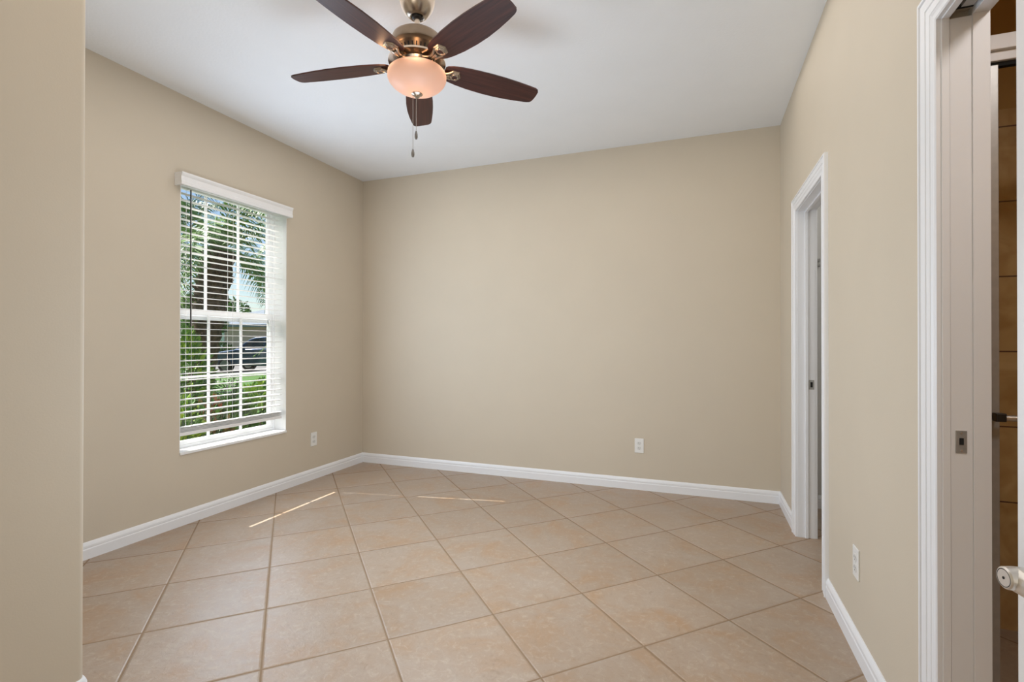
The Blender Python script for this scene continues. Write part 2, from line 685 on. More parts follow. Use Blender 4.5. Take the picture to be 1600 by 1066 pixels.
box(bm, ja + 0.017, ja + 0.025, ye - 0.0030, ye - 0.0019, 0.916, 0.932)
obj('pull_slot', bm, M['black'], lf)
bm = bmesh.new()
for zz in (0.902, 0.944):
    lathe(bm, [(0.0022, 0.0), (0.0022, 0.0008), (0, 0.001)], 12, mtx=Matrix.Translation((ja + 0.021, ye - 0.002, zz)) @ Matrix.Rotation(PI / 2, 4, 'X'))
obj('screws', bm, M['satin'], lf)

# ------------------------------------------------------------------ open entry door near the camera, with lever handle
th = R(10)
ldir = Vector((-math.sin(th), math.cos(th), 0))      # towards the free edge
nrm = Vector((-math.cos(th), -math.sin(th), 0))      # face towards the room
free = Vector((0.3445, 0.7450, 0))
W3 = 0.74
hinge = free - ldir * W3
d3 = empty('door_3', hinge, th, kind='structure')
# local frame of d3: +y to the free edge, -x = visible face
bm = bmesh.new()
box(bm, 0, 0.035, 0, W3, 0.012, 2.03)
lf3 = obj('door_leaf', bm, M['trim'], d3, bevel=0.002)
bm = bmesh.new()
for z0, z1 in ((0.25, 0.82), (1.02, 1.86)):      # raised panels on the face
    for y0, y1 in ((0.11, 0.33), (0.41, 0.63)):
        box(bm, -0.004, 0.001, y0, y1, z0, z1)
obj('raised_panels', bm, M['trim'], d3, bevel=0.003)
LZ = 0.912
LY = W3 - 0.060
bm = bmesh.new()
RX = Matrix.Translation((0, LY, LZ)) @ Matrix.Rotation(-PI / 2, 4, 'Y')
lathe(bm, [(0, 0.0), (0.033, 0.0), (0.033, 0.006), (0.029, 0.010), (0.014, 0.012), (0.0115, 0.016), (0.0115, 0.034), (0, 0.034)], 36, mtx=RX)
rose = obj('rose', bm, M['satin'], d3, smooth=True)
rose.name = 'handle_rose'
bm = bmesh.new()
# lever: hub with a rounded face, arm sweeping towards the hinge and drooping
lathe(bm, [(0, 0.030), (0.0100, 0.026), (0.0118, 0.030), (0.0122, 0.044), (0.0115, 0.0525), (0.0100, 0.0540), (0, 0.0540)], 36, mtx=RX)
pts, secs = [], []
for i in range(13):
    t = i / 12
    yq = LY - 0.002 - 0.112 * t
    xq = -0.0415 + 0.010 * math.sin(PI * t) * 0.6 + 0.004 * t
    zq = LZ - 0.001 - 0.010 * math.sin(t * PI * 0.55)
    hw = 0.0135 * (1 - t) + 0.0085 * t
    tk = 0.0105 * (1 - t) + 0.0055 * t
    pts.append((xq, yq, zq))
    secs.append((tk, hw))
rs = []
for (x, y, z), (a, b) in zip(pts, secs):
    rs.append([bm.verts.new((x + a * math.cos(2 * PI * k / 18), y, z + b * math.sin(2 * PI * k / 18))) for k in range(18)])
for a, b in zip(rs[:-1], rs[1:]):
    for k in range(18):
        bm.faces.new((a[k], a[(k + 1) % 18], b[(k + 1) % 18], b[k]))
bm.faces.new(rs[0])
bm.faces.new(rs[-1])
lev = obj('lever_handle', bm, M['satin'], d3, smooth=True)
bm = bmesh.new()
lathe(bm, [(0.0086, 0.0540), (0.0091, 0.0543), (0.0095, 0.0540)], 36, mtx=RX)
lathe(bm, [(0.0014, 0.0540), (0.0014, 0.0545), (0, 0.0545)], 12, mtx=RX)
obj('privacy_keyhole', bm, M['black'], lev)
bm = bmesh.new()
for zz in (0.2, 1.0, 1.8):
    lathe(bm, [(0, -0.045), (0.006, -0.045), (0.006, 0.045), (0, 0.045)], 12, (0.0, -0.002, zz))
obj('hinge', bm, M['satin'], d3, smooth=True)
bm = bmesh.new()
box(bm, hinge.x + 0.012, XR, -0.14, 0.0, 0, H)
struct('wall_entry', bm, M['wall'])

# ------------------------------------------------------------------ window
w1 = empty('window_1', (XL, (WIN[0] + WIN[1]) / 2, WIN[2]), kind='structure')
y0, y1, z0, z1 = WIN
bm = bmesh.new()            # white lining of the recess
rt_ = 0.004
RXo, RXi = -3.205, XL + 0.0005
box(bm, RXo, RXi, y1 - rt_, y1, z0, z1)
box(bm, RXo, RXi, y0, y0 + rt_, z0, z1)
box(bm, RXo, RXi, y0 + rt_, y1 - rt_, z1 - rt_, z1)
child('window_reveal', bm, M['reveal'], w1)
bm = bmesh.new()
box(bm, RXo, XL + 0.010, y0 - 0.0, y1 + 0.0, z0, z0 + 0.018)
child('window_sill', bm, M['reveal'], w1, bevel=0.003)
FX0, FX1 = -3.262, -3.190
ya, yb_, za, zb = y0 + rt_, y1 - rt_, z0 + 0.018, z1 - rt_
bm = bmesh.new()            # outer frame
fw_ = 0.015
box(bm, FX0, FX1, ya, ya + fw_, za, zb)
box(bm, FX0, FX1, yb_ - fw_, yb_, za, zb)
box(bm, FX0, FX1, ya + fw_, yb_ - fw_, zb - fw_, zb)
box(bm, FX0, FX1, ya + fw_, yb_ - fw_, za, za + 0.018)
child('frame', bm, M['vinyl'], w1, bevel=0.002)
ZM = 1.352
GA, GB = ya + fw_, yb_ - fw_


def sash(name, xa, xb, zlo, zhi, bot, top, sw):
    bm = bmesh.new()
    box(bm, xa, xb, GA, GA + sw, zlo, zhi)
    box(bm, xa, xb, GB - sw, GB, zlo, zhi)
    box(bm, xa, xb, GA + sw, GB - sw, zlo, zlo + bot)
    box(bm, xa, xb, GA + sw, GB - sw, zhi - top, zhi)
    s = child(name, bm, M['vinyl'], w1, bevel=0.002)
    xm = (xa + xb) / 2
    bm = bmesh.new()
    ga, gb = GA + sw, GB - sw
    for k in (1, 2):
        yc = ga + (gb - ga) * k / 3
        box(bm, xm - 0.006, xm + 0.006, yc - 0.0075, yc + 0.0075, zlo + bot, zhi - top)
    zc = (zlo + bot + zhi - top) / 2
    for k in range(3):
        qa = ga + (gb - ga) * k / 3 + (0.009 if k else 0)
        qb = ga + (gb - ga) * (k + 1) / 3 - (0.009 if k < 2 else 0)
        box(bm, xm - 0.006, xm + 0.006, qa, qb, zc - 0.0075, zc + 0.0075)
    mu = obj('muntins', bm, M['vinyl'], s)
    bm = bmesh.new()
    box(bm, xm - 0.010, xm - 0.0065, ga, gb, zlo + bot, zhi - top)
    obj('pane', bm, M['glass'], s)
    return s


sash('lower_sash', -3.222, -3.197, za + 0.018, ZM + 0.036, 0.027, 0.040, 0.022)
sash('upper_sash', -3.254, -3.229, ZM - 0.034, zb - fw_, 0.034, 0.030, 0.022)

# ------------------------------------------------------------------ blind
bl = empty('window_blind', (XL, (y0 + y1) / 2, z1), label='white horizontal slat window blind, open, with dark tilt wand, hung in the left wall window', cat='blind')


def bchild(name, bm, m, **k):
    o = obj(name, bm, m, bl, **k)
    o.matrix_parent_inverse = bl.matrix_basis.inverted()
    return o


BXC, BHW = -3.112, 0.0240
SY0, SY1 = y0 + 0.009, y1 - 0.0295
bm = bmesh.new()
# valance: moulded board with short returns to the wall
VZ0, VZ1 = 2.150, 2.228
VP = [(0, VZ0), (0.010, VZ0), (0.013, VZ0 + 0.006), (0.013, VZ0 + 0.020), (0.010, VZ0 + 0.024), (0.010, VZ0 + 0.052), (0.014, VZ0 + 0.060), (0.018, VZ0 + 0.070), (0.018, VZ1), (0, VZ1)]
extrude_profile(bm, VP, (XL + 0.052, y0 - 0.038, 0), (XL + 0.052, y1 - 0.000, 0), (1, 0, 0))
box(bm, XL + 0.0005, XL + 0.0525, y0 - 0.038, y0 - 0.026, VZ0, VZ1)
box(bm, XL + 0.0005, XL + 0.0525, y1 - 0.012, y1 - 0.000, VZ0, VZ1)
bchild('valance', bm, M['slat'])
bm = bmesh.new()
box(bm, BXC - 0.026, BXC + 0.026, SY0, SY1, 2.186, 2.226)
bchild('head_rail', bm, M['slat'])
bm = bmesh.new()
pitch = 0.0415
zt = 2.163
zs = []
z = zt
while z > 0.645:
    zs.append(z)
    z -= pitch
tilt = R(2)
for zc in zs + [0.616, 0.608, 0.600, 0.592]:
    prev = None
    for k in range(7):
        u = -1 + 2 * k / 6
        x = BXC + BHW * u
        zz = zc + 0.0022 * (1 - u * u) - BHW * u * math.sin(tilt) * (1 if zc > 0.63 else 0)
        ring = [bm.verts.new((x, SY0, zz + 0.0013)), bm.verts.new((x, SY1, zz + 0.0013)), bm.verts.new((x, SY1, zz - 0.0013)), bm.verts.new((x, SY0, zz - 0.0013))]
        if prev:
            for i in range(4):
                bm.faces.new((prev[i], prev[(i + 1) % 4], ring[(i + 1) % 4], ring[i]))
        else:
            bm.faces.new(ring)
        prev = ring
    bm.faces.new(prev[::-1])
bchild('slats', bm, M['slat'], smooth=True)
bm = bmesh.new()
box(bm, BXC - 0.022, BXC + 0.024, SY0, SY1, 0.563, 0.586)
bchild('bottom_rail', bm, M['slat'], bevel=0.003)
for yc in (2.303, 2.610, 2.955):
    bm = bmesh.new()
    for sx in (-1, 1):
        tube(bm, [(BXC + sx * (BHW + 0.0015), yc, 2.19), (BXC + sx * (BHW + 0.0015), yc, 0.57)], 0.0011, 6)
    bchild('ladder_cord', bm, M['slat'])
bm = bmesh.new()
tube(bm, [(BXC + 0.033, 2.290, 2.150), (BXC + 0.033, 2.290, 1.72), (BXC + 0.033, 2.293, 1.265)], [0.0036, 0.0036, 0.0040], 10)
bchild('tilt_wand', bm, M['dark'], smooth=True)

# ------------------------------------------------------------------ outlets


def outlet(loc, rotz, label):
    """local frame: plate in XZ plane facing -Y"""
    o = empty('wall_outlet', loc, rotz, label, 'outlet')
    bm = bmesh.new()
    box(bm, -0.035, 0.035, -0.0055, 0, -0.0575, 0.0575)
    obj('cover_plate', bm, M['plate'], o, bevel=0.0025)
    for s in (-1, 1):
        bm = bmesh.new()
        pr = []
        for k in range(28):
            a = 2 * PI * k / 28
            xx, zz = 0.0172 * math.cos(a), max(-0.0135, min(0.0135, 0.0172 * math.sin(a)))
            pr.append((xx, zz))
        f0 = [bm.verts.new((x, -0.0050, z + s * 0.0195)) for x, z in pr]
        f1 = [bm.verts.new((x, -0.0072, z + s * 0.0195)) for x, z in pr]
        for i in range(28):
            j = (i + 1) % 28
            bm.faces.new((f0[i], f0[j], f1[j], f1[i]))
        bm.faces.new(f1)
        so_ = obj('socket', bm, M['plate2'], o)
        bm = bmesh.new()
        box(bm, -0.0078, -0.0058, -0.0076, -0.0071, s * 0.0195 - 0.002, s * 0.0195 + 0.007)
        box(bm, 0.0055, 0.0075, -0.0076, -0.0071, s * 0.0195 - 0.001, s * 0.0195 + 0.006)
        lathe(bm, [(0.0024, 0), (0.0024, 0.0006), (0, 0.0006)], 12, mtx=Matrix.Translation((0, -0.0070, s * 0.0195 - 0.0075)) @ Matrix.Rotation(PI / 2, 4, 'X'))
        obj('slots', bm, M['dark'], so_)
    bm = bmesh.new()
    lathe(bm, [(0.0028, 0), (0.0026, 0.0010), (0, 0.0013)], 14, mtx=Matrix.Translation((0, -0.0055, 0)) @ Matrix.Rotation(PI / 2, 4, 'X'))
    obj('screw', bm, M['plate2'], o)
    return o


outlet((XL, 3.390, 0.340), PI / 2, 'white outlet on the left wall, low beside the window')
outlet((-0.4405, YB, 0.348), 0, 'white outlet low on the back wall opposite the camera')
outlet((XR, 2.204, 0.338), -PI / 2, 'white outlet on the right wall between the two doorways')

# ------------------------------------------------------------------ ceiling fan
fwd = Vector((-math.sin(YAW), math.cos(YAW), 0))
rgt = Vector((math.cos(YAW), math.sin(YAW), 0))
FD = 2.25
FC = fwd * FD + rgt * (-149 / 778.77 * FD)
fan = empty('ceiling_fan', (FC.x, FC.y, H), label='ceiling fan with five dark wooden blades and a lit frosted glass bowl', cat='ceiling fan')


def wood_mat():
    m = bpy.data.materials.new('mahogany_blade')
    m.use_nodes = True
    nt = m.node_tree
    L = nt.links.new
    b = nt.nodes['Principled BSDF']
    tc = nt.nodes.new('ShaderNodeTexCoord')
    mp = nt.nodes.new('ShaderNodeMapping')
    mp.inputs['Scale'].default_value = (2.5, 55, 20)
    L(tc.outputs['Object'], mp.inputs[0])
    nz = nt.nodes.new('ShaderNodeTexNoise')
    nz.inputs['Scale'].default_value = 1.6
    nz.inputs['Detail'].default_value = 6
    L(mp.outputs[0], nz.inputs['Vector'])
    r = nt.nodes.new('ShaderNodeValToRGB')
    r.color_ramp.elements[0].position = 0.3
    r.color_ramp.elements[0].color = (0.030, 0.009, 0.007, 1)
    r.color_ramp.elements[1].position = 0.72
    r.color_ramp.elements[1].color = (0.080, 0.022, 0.015, 1)
    L(nz.outputs[0], r.inputs[0])
    L(r.outputs[0], b.inputs['Base Color'])
    b.inputs['Roughness'].default_value = 0.45
    b.inputs['Specular IOR Level'].default_value = 0.35
    return m


M['wood'] = wood_mat()
M['bowl'] = bpy.data.materials.new('frosted_bowl')
M['bowl'].use_nodes = True
nt = M['bowl'].node_tree
nt.nodes.clear()
o_ = nt.nodes.new('ShaderNodeOutputMaterial')
df = nt.nodes.new('ShaderNodeBsdfDiffuse')
df.inputs[0].default_value = (0.78, 0.66, 0.60, 1)
tr = nt.nodes.new('ShaderNodeBsdfTranslucent')
tr.inputs[0].default_value = (0.95, 0.72, 0.52, 1)
m1 = nt.nodes.new('ShaderNodeMixShader')
m1.inputs[0].default_value = 0.45
gl = nt.nodes.new('ShaderNodeBsdfGlossy')
gl.inputs['Roughness'].default_value = 0.35
m2 = nt.nodes.new('ShaderNodeMixShader')
m2.inputs[0].default_value = 0.04
em = nt.nodes.new('ShaderNodeEmission')
em.inputs[0].default_value = (1.0, 0.68, 0.52, 1)
em.inputs[1].default_value = 0.10
ad = nt.nodes.new('ShaderNodeAddShader')
nt.links.new(df.outputs[0], m1.inputs[1])
nt.links.new(tr.outputs[0], m1.inputs[2])
nt.links.new(m1.outputs[0], m2.inputs[1])
nt.links.new(gl.outputs[0], m2.inputs[2])
nt.links.new(m2.outputs[0], ad.inputs[0])
nt.links.new(em.outputs[0], ad.inputs[1])
nt.links.new(ad.outputs[0], o_.inputs[0])

# all fan parts are in the fan's frame: z is measured down from the ceiling
bm = bmesh.new()
lathe(bm, [(0, 0), (0.078, 0), (0.080, -0.004), (0.080, -0.012), (0.076, -0.015), (0.076, -0.022), (0.079, -0.025), (0.078, -0.038), (0.073, -0.058), (0.062, -0.080),
           (0.048, -0.098), (0.040, -0.105), (0.034, -0.108), (0.028, -0.106), (0.026, -0.100), (0, -0.092)], 48)
cn = obj('canopy', bm, M['nickel'], fan, smooth=True)
bm = bmesh.new()
lathe(bm, [(0, -0.085), (0.020, -0.088), (0.025, -0.100), (0.022, -0.112), (0.015, -0.118), (0, -0.118)], 28)
obj('hanger_ball', bm, M['dark'], cn, smooth=True)
bm = bmesh.new()
lathe(bm, [(0, -0.09), (0.0125, -0.09), (0.0125, -0.19), (0.020, -0.195), (0.022, -0.21), (0, -0.21)], 24)
obj('downrod', bm, M['nickel'], fan, smooth=True)
zm = 2.545 - H       # top of the motor housing
bm = bmesh.new()
lathe(bm, [(0, zm + 0.004), (0.070, zm + 0.003), (0.100, zm - 0.002), (0.109, zm - 0.009), (0.112, zm - 0.018), (0.113, zm - 0.044), (0.111, zm - 0.050), (0.098, zm - 0.055),
           (0.092, zm - 0.060), (0.078, zm - 0.092), (0.074, zm - 0.098), (0.075, zm - 0.104), (0.070, zm - 0.108), (0, zm - 0.108)], 56)
mot = obj('motor_housing', bm, M['bronze'], fan, smooth=True)
bm = bmesh.new()
for k in range(30):        # dark cooling slots round the lower cone
    a = 2 * PI * k / 30
    mt = Matrix.Rotation(a, 4, 'Z') @ Matrix.Translation((0.0850, 0, zm - 0.077)) @ Matrix.Rotation(R(23.6), 4, 'Y')
    box(bm, -0.0012, 0.0010, -0.0028, 0.0028, -0.0085, 0.0085, mt)
obj('cooling_slots', bm, M['black'], mot)
bm = bmesh.new()
lathe(bm, [(0, zm - 0.106), (0.118, zm - 0.108), (0.128, zm - 0.112), (0.128, zm - 0.120), (0.112, zm - 0.124), (0.092, zm - 0.128), (0.085, zm - 0.150), (0.0, zm - 0.150)], 56)
obj('flywheel_plate', bm, M['nickel'], fan, smooth=True)
zr = 2.385 - H       # rim of the bowl
bm = bmesh.new()
lathe(bm, [(0.0, zr + 0.012), (0.085, zr + 0.012), (0.118, zr + 0.005), (0.122, zr - 0.001), (0.118, zr - 0.002), (0, zr + 0.002)], 56)
obj('light_fitter', bm, M['nickel'], fan, smooth=True)
bm = bmesh.new()
pf = [(0.124, zr), (0.129, zr - 0.006), (0.1315, zr - 0.018), (0.131, zr - 0.030), (0.1255, zr - 0.044), (0.112, zr - 0.060), (0.092, zr - 0.075), (0.066, zr - 0.088), (0.040, zr - 0.096), (0.018, zr - 0.099), (0, zr - 0.099)]
inn = [(max(0, r - 0.004), z + 0.004) for r, z in pf[::-1]]
lathe(bm, pf + inn[:-1] + [(0.120, zr)], 64)
bowl = obj('glass_bowl', bm, M['bowl'], fan, smooth=True, autos=60)
bm = bmesh.new()
lathe(bm, [(0, zr - 0.0965), (0.024, zr - 0.0975), (0.025, zr - 0.101), (0.018, zr - 0.105), (0.013, zr - 0.107), (0.012, zr - 0.112), (0.007, zr - 0.117), (0, zr - 0.118)], 28)
obj('finial', bm, M['nickel'], fan, smooth=True)
lt = bpy.data.lights.new('fan_bulb', 'POINT')
lt.energy = 0.33
lt.color = (1.0, 0.66, 0.38)
lt.shadow_soft_size = 0.03
lo_ = bpy.data.objects.new('fan_bulb', lt)
COL.objects.link(lo_)
lo_.location = (FC.x, FC.y, H + zr - 0.060)
lt2 = bpy.data.lights.new('fan_glow_fill', 'POINT')  # added fills around the bowl for its escaping glow, no bulbs sit there
lt2.energy = 0.26
lt2.color = (1.0, 0.55, 0.28)
lt2.shadow_soft_size = 0.02
for k in range(5):
    q = bpy.data.objects.new('fan_glow_fill', lt2)
    COL.objects.link(q)
    a = math.atan2(fwd.y, fwd.x) + R(9 + 36 + 72 * k)
    q.location = (FC.x + 0.165 * math.cos(a), FC.y + 0.165 * math.sin(a), H + zr + 0.028)

# blades
bladez = 2.420 - H
R0, R1 = 0.128, 0.620


def blade_mesh():
    bm = bmesh.new()
    st = []
    # (r, offset of -t edge, offset of +t edge)
    for r, a, b in ((0.128, -0.030, 0.028), (0.136, -0.040, 0.040), (0.160, -0.050, 0.050), (0.20, -0.059, 0.058), (0.26, -0.066, 0.065), (0.34, -0.071, 0.068), (0.41, -0.072, 0.066),
                    (0.48, -0.070, 0.059), (0.545, -0.066, 0.049), (0.585, -0.062, 0.041), (0.598, -0.056, 0.035), (0.605, -0.045, 0.026), (0.608, -0.018, 0.004)):
        st.append((r, a, b))
    rows = []
    for r, a, b in st:
        row = []
        for sgn in (1, -1):
            row.append([bm.verts.new((r, a + (b - a) * k / 4, sgn * 0.003)) for k in range(5)])
        rows.append(row)
    for p, q in zip(rows[:-1], rows[1:]):
        for s in (0, 1):
            for k in range(4):
                bm.faces.new((p[s][k], p[s][k + 1], q[s][k + 1], q[s][k]))
        for k in (0, 4):
            bm.faces.new((p[0][k], p[1][k], q[1][k], q[0][k]))
    for row in (rows[0], rows[-1]):
        for k in range(4):
            bm.faces.new((row[0][k], row[0][k + 1], row[1][k + 1], row[1][k]))
    return bm


def iron_mesh():
    bm = bmesh.new()
    # curved arms from the flywheel out to the medallion
    for s in (-1, 1):
        prs = []
        for i in range(9):
            t = i / 8
            prs.append((0.088 + 0.075 * t, s * (0.030 - 0.016 * math.sin(PI * t) - 0.006 * t), -0.016 + 0.010 * t - 0.006 * math.sin(PI * t)))
        tube(bm, prs, [0.0058] * 9, 8)
    tube(bm, [(0.086, 0, -0.014), (0.12, 0, -0.018), (0.15, 0, -0.012)], [0.010, 0.007, 0.008], 10)
    # hexagonal medallion, stepped, under the blade
    for ra, z0_, z1_ in ((0.033, -0.0035, -0.009), (0.026, -0.009, -0.0135)):
        a_ = [bm.verts.new((0.178 + ra * math.cos(k * PI / 3), ra * math.sin(k * PI / 3), z0_)) for k in range(6)]
        b_ = [bm.verts.new((0.178 + ra * 0.9 * math.cos(k * PI / 3), ra * 0.9 * math.sin(k * PI / 3), z1_)) for k in range(6)]
        for k in range(6):
            bm.faces.new((a_[k], a_[(k + 1) % 6], b_[(k + 1) % 6], b_[k]))
        bm.faces.new(a_)
        bm.faces.new(b_)
    lathe(bm, [(0.011, -0.0135), (0.0125, -0.0165), (0.017, -0.0165), (0.019, -0.0135)], 24, (0.178, 0, 0))
    return bm


az0 = math.atan2(fwd.y, fwd.x) + R(9)
bl0 = obj('fan_blade', blade_mesh(), M['wood'], fan)
ir0 = obj('blade_iron', iron_mesh(), M['nickel'], bl0, smooth=True)
bm = bmesh.new()
lathe(bm, [(0.0105, -0.0136), (0.0105, -0.0145), (0, -0.0145)], 20, (0.178, 0, 0))
hl0 = obj('screw_recess', bm, M['wood'], bl0)
for k in range(5):
    if k == 0:
        b_, i_ = bl0, ir0
    else:
        b_ = bl0.copy()
        i_ = ir0.copy()
        h2 = hl0.copy()
        for q in (b_, i_, h2):
            COL.objects.link(q)
        i_.parent = b_
        h2.parent = b_
    a = az0 + k * 2 * PI / 5
    b_.matrix_basis = Matrix.Translation((0, 0, bladez)) @ Matrix.Rotation(a, 4, 'Z') @ Matrix.Rotation(R(1.3), 4, 'Y') @ Matrix.Rotation(R(-12), 4, 'X')

# pull chains
for nm, dx, zlow in (('pull_chain', -0.0175, 2.035), ('pull_chain', -0.003, 2.116)):
    p = rgt * dx + fwd * (-0.004)
    bm = bmesh.new()
    ztop = zr - 0.112
    tube(bm, [(p.x, p.y, ztop), (p.x, p.y, zlow - H)], 0.0011, 6)
    nb = 60
    ch = obj(nm, bm, M['steel'], fan)
    bm = bmesh.new()
    lathe(bm, [(0, 0.002), (0.003, 0), (0.0048, -0.006), (0.0070, -0.016), (0.0070, -0.027), (0.0045, -0.036), (0, -0.038)], 16, (p.x, p.y, zlow - H))
    obj('chain_fob', bm, M['pewter'], ch, smooth=True)

# ------------------------------------------------------------------ shower enclosure seen through the near doorway
SHY = 1.85
sh = empty('shower_enclosure', (0.80, SHY, 0), label='silver framed glass shower enclosure with a bar handle beyond the near doorway', cat='shower enclosure')


def schild(name, bm, m, **k):
    o = obj(name, bm, m, sh, **k)
    o.matrix_parent_inverse = sh.matrix_basis.inverted()
    return o


bm = bmesh.new()
box(bm, x1, 0.775, SHY, SHY + 0.10, 0, H)
struct('wall_shower_side', bm, M['bath_tile_plain'])
bm = bmesh.new()
box(bm, 0.775, 2.1, SHY - 0.01, SHY + 0.05, 2.012, 2.056)
box(bm, 0.775, 2.1, SHY + 0.002, SHY + 0.045, 1.984, 2.012)
schild('header_rail', bm, M['trim'], bevel=0.002)
bm = bmesh.new()
box(bm, 0.775, 2.1, SHY + 0.012, SHY + 0.03, 1.972, 1.984)
schild('gasket', bm, M['black'])
bm = bmesh.new()
box(bm, 0.775, 0.818, SHY, SHY + 0.04, 0.0, 1.972)
schild('side_post', bm, M['steel'], bevel=0.002)
bm = bmesh.new()
box(bm, 0.818, 2.1, SHY, SHY + 0.04, 0.0, 0.08)
schild('curb', bm, M['bath_tile_plain'])
bm = bmesh.new()
box(bm, 0.819, 2.09, SHY + 0.018, SHY + 0.024, 0.08, 1.971)
schild('glass_panel', bm, M['glass'])
bm = bmesh.new()
tube(bm, [(0.811, SHY - 0.035, 0.948), (1.25, SHY - 0.035, 0.948)], 0.0085, 14)
schild('bar_handle', bm, M['satin'], smooth=True)
bm = bmesh.new()
tube(bm, [(0.800, SHY + 0.001, 0.948), (0.800, SHY - 0.04, 0.948)], 0.010, 14)
box(bm, 0.789, 0.812, SHY - 0.050, SHY - 0.026, 0.938, 0.962)
schild('handle_bracket', bm, M['dark'], bevel=0.002)
bt = bpy.data.lights.new('bath_lamp', 'AREA')
bt.size = 0.3
bt.energy = 11.0
bt.color = (0.97, 0.92, 0.90)
ct = bpy.data.lights.new('closet_fill', 'AREA')  # added fill to brighten the dark closet, no fixture known
ct.size = 0.3
ct.energy = 5.0
ct_o = bpy.data.objects.new('closet_fill', ct)
COL.objects.link(ct_o)
ct_o.location = (1.3, 3.3, 2.70)
bo = bpy.data.objects.new('bath_lamp', bt)
COL.objects.link(bo)
bo.location = (1.15, 0.75, 2.45)

# closet bracket
bm = bmesh.new()
for zz in (1.70, 1.735):
    box(bm, 0.768, 0.800, YB - 0.030, YB - 0.010, zz, zz + 0.020)
tag(obj('wall_bracket', bm, M['steel'], bevel=0.002), 'small grey metal bracket inside the far doorway', 'bracket')

# ------------------------------------------------------------------ OUTDOORS
GZ = -0.15
exec_seed = 7
rnd = random.Random(exec_seed)
M['grass'] = mat('lawn_grass', (0.045, 0.135, 0.012), 0.9, nscale=1.2, color2=(0.075, 0.17, 0.02), bump=1.0, bscale=40)
M['mulch'] = mat('mulch', (0.13, 0.085, 0.055), 0.95, nscale=30, color2=(0.05, 0.03, 0.02), bump=1.0, bscale=60)
M['concrete'] = mat('driveway', (0.20, 0.19, 0.18), 0.9, noise=0.1)
M['bark'] = mat('palm_bark', (0.135, 0.080, 0.050), 0.95, nscale=14, color2=(0.045, 0.028, 0.020), bump=1.0, bscale=30)
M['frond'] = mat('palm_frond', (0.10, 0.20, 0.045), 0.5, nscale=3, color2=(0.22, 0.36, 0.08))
M['frond2'] = mat('palm_frond_shaded', (0.055, 0.12, 0.035), 0.5, nscale=3, color2=(0.12, 0.20, 0.06))  # darker copy of the frond green, shade put into the colour
M['leafy'] = mat('leaf_lime', (0.24, 0.42, 0.03), 0.5, nscale=6, color2=(0.38, 0.50, 0.05))
M['leafg'] = mat('leaf_green', (0.06, 0.18, 0.02), 0.5, nscale=6, color2=(0.13, 0.29, 0.03))
M['leafd'] = mat('leaf_dark', (0.035, 0.08, 0.025), 0.5, nscale=6, color2=(0.07, 0.14, 0.04))
M['leafr'] = mat('leaf_red', (0.32, 0.09, 0.05), 0.5, nscale=6, color2=(0.25, 0.20, 0.05))
M['petal'] = mat('white_petal', (0.85, 0.82, 0.76), 0.6)
M['stem'] = mat('shrub_stem', (0.14, 0.09, 0.05), 0.9)
M['stucco'] = mat('house_stucco', (0.66, 0.48, 0.46), 0.9, noise=0.05)
M['gar'] = mat('garage_door', (0.60, 0.43, 0.41), 0.6, noise=0.03)
M['roofm'] = mat('roof_shingle', (0.25, 0.29, 0.34), 0.9, noise=0.2, nscale=3)
M['htrim'] = mat('house_trim', (0.75, 0.78, 0.82), 0.6)
M['carp'] = mat('car_paint', (0.035, 0.075, 0.17), 0.16, metal=0.25, coat=1.0, noise=0.02)
M['carg'] = mat('car_glass', (0.03, 0.045, 0.07), 0.05, spec=0.8)
M['tyre'] = mat('tyre_rubber', (0.02, 0.02, 0.02), 0.8)
M['rim'] = mat('wheel_rim', (0.45, 0.46, 0.48), 0.3, metal=0.8)
M['lamp'] = mat('headlight_glass', (0.75, 0.78, 0.80), 0.1)

bm = bmesh.new()
box(bm, -120, WX - 0.02, -60, 120, GZ - 0.2, GZ)
struct('ground', bm, M['grass'])
bm = bmesh.new()
box(bm, -5.9, WX - 0.03, 0.5, 7.0, GZ, GZ + 0.015)
struct('mulch_bed', bm, M['mulch'])


def at_ray(px, dist, z=0.0):
    """point on the vertical plane through image column px at the given depth: sets out the garden once"""
    k = (px - 800) / 778.77
    v = (fwd + rgt * k) * dist
    return Vector((v.x, v.y, z))


# --- palms


def frond_mesh(L, droop, nleaf, lw, ll, seed, ang0=55):
    rr = random.Random(seed)
    bm = bmesh.new()
    pts = []
    a = R(ang0)
    x = z = 0.0
    n = 14
    pts.append(Vector((0, 0, 0)))
    for i in range(n):
        a -= R(droop) / n * (0.6 + 0.9 * i / n)
        x += L / n * math.cos(a)
        z += L / n * math.sin(a)
        pts.append(Vector((x, 0, z)))
    tube(bm, pts, [0.018 * (1 - i / (n + 1)) + 0.003 for i in range(n + 1)], 5)
    for i in range(nleaf):
        t = 0.12 + 0.88 * i / nleaf
        f = t * n
        k = min(int(f), n - 1)
        p = pts[k].lerp(pts[k + 1], f - k)
        d = (pts[k + 1] - pts[k]).normalized()
        le = ll * math.sin(PI * (0.12 + 0.82 * t)) * (0.8 + 0.35 * rr.random())
        for s in (-1, 1):
            side = Vector((0, s, 0))
            dr = (d * 0.55 + side * 0.75 + Vector((0, 0, 0.25 - 0.5 * rr.random()))).normalized()
            q0 = p
            q1 = p + dr * le * 0.5
            q2 = p + dr * le + Vector((0, 0, -le * (0.25 + 0.35 * rr.random())))
            wv = d * lw
            v = [bm.verts.new(c) for c in (q0 - wv * 0.4, q0 + wv * 0.4, q1 + wv, q1 - wv * 0.6, q2)]
            bm.faces.new((v[0], v[1], v[2], v[3]))
            bm.faces.new((v[3], v[2], v[4]))
    return bm


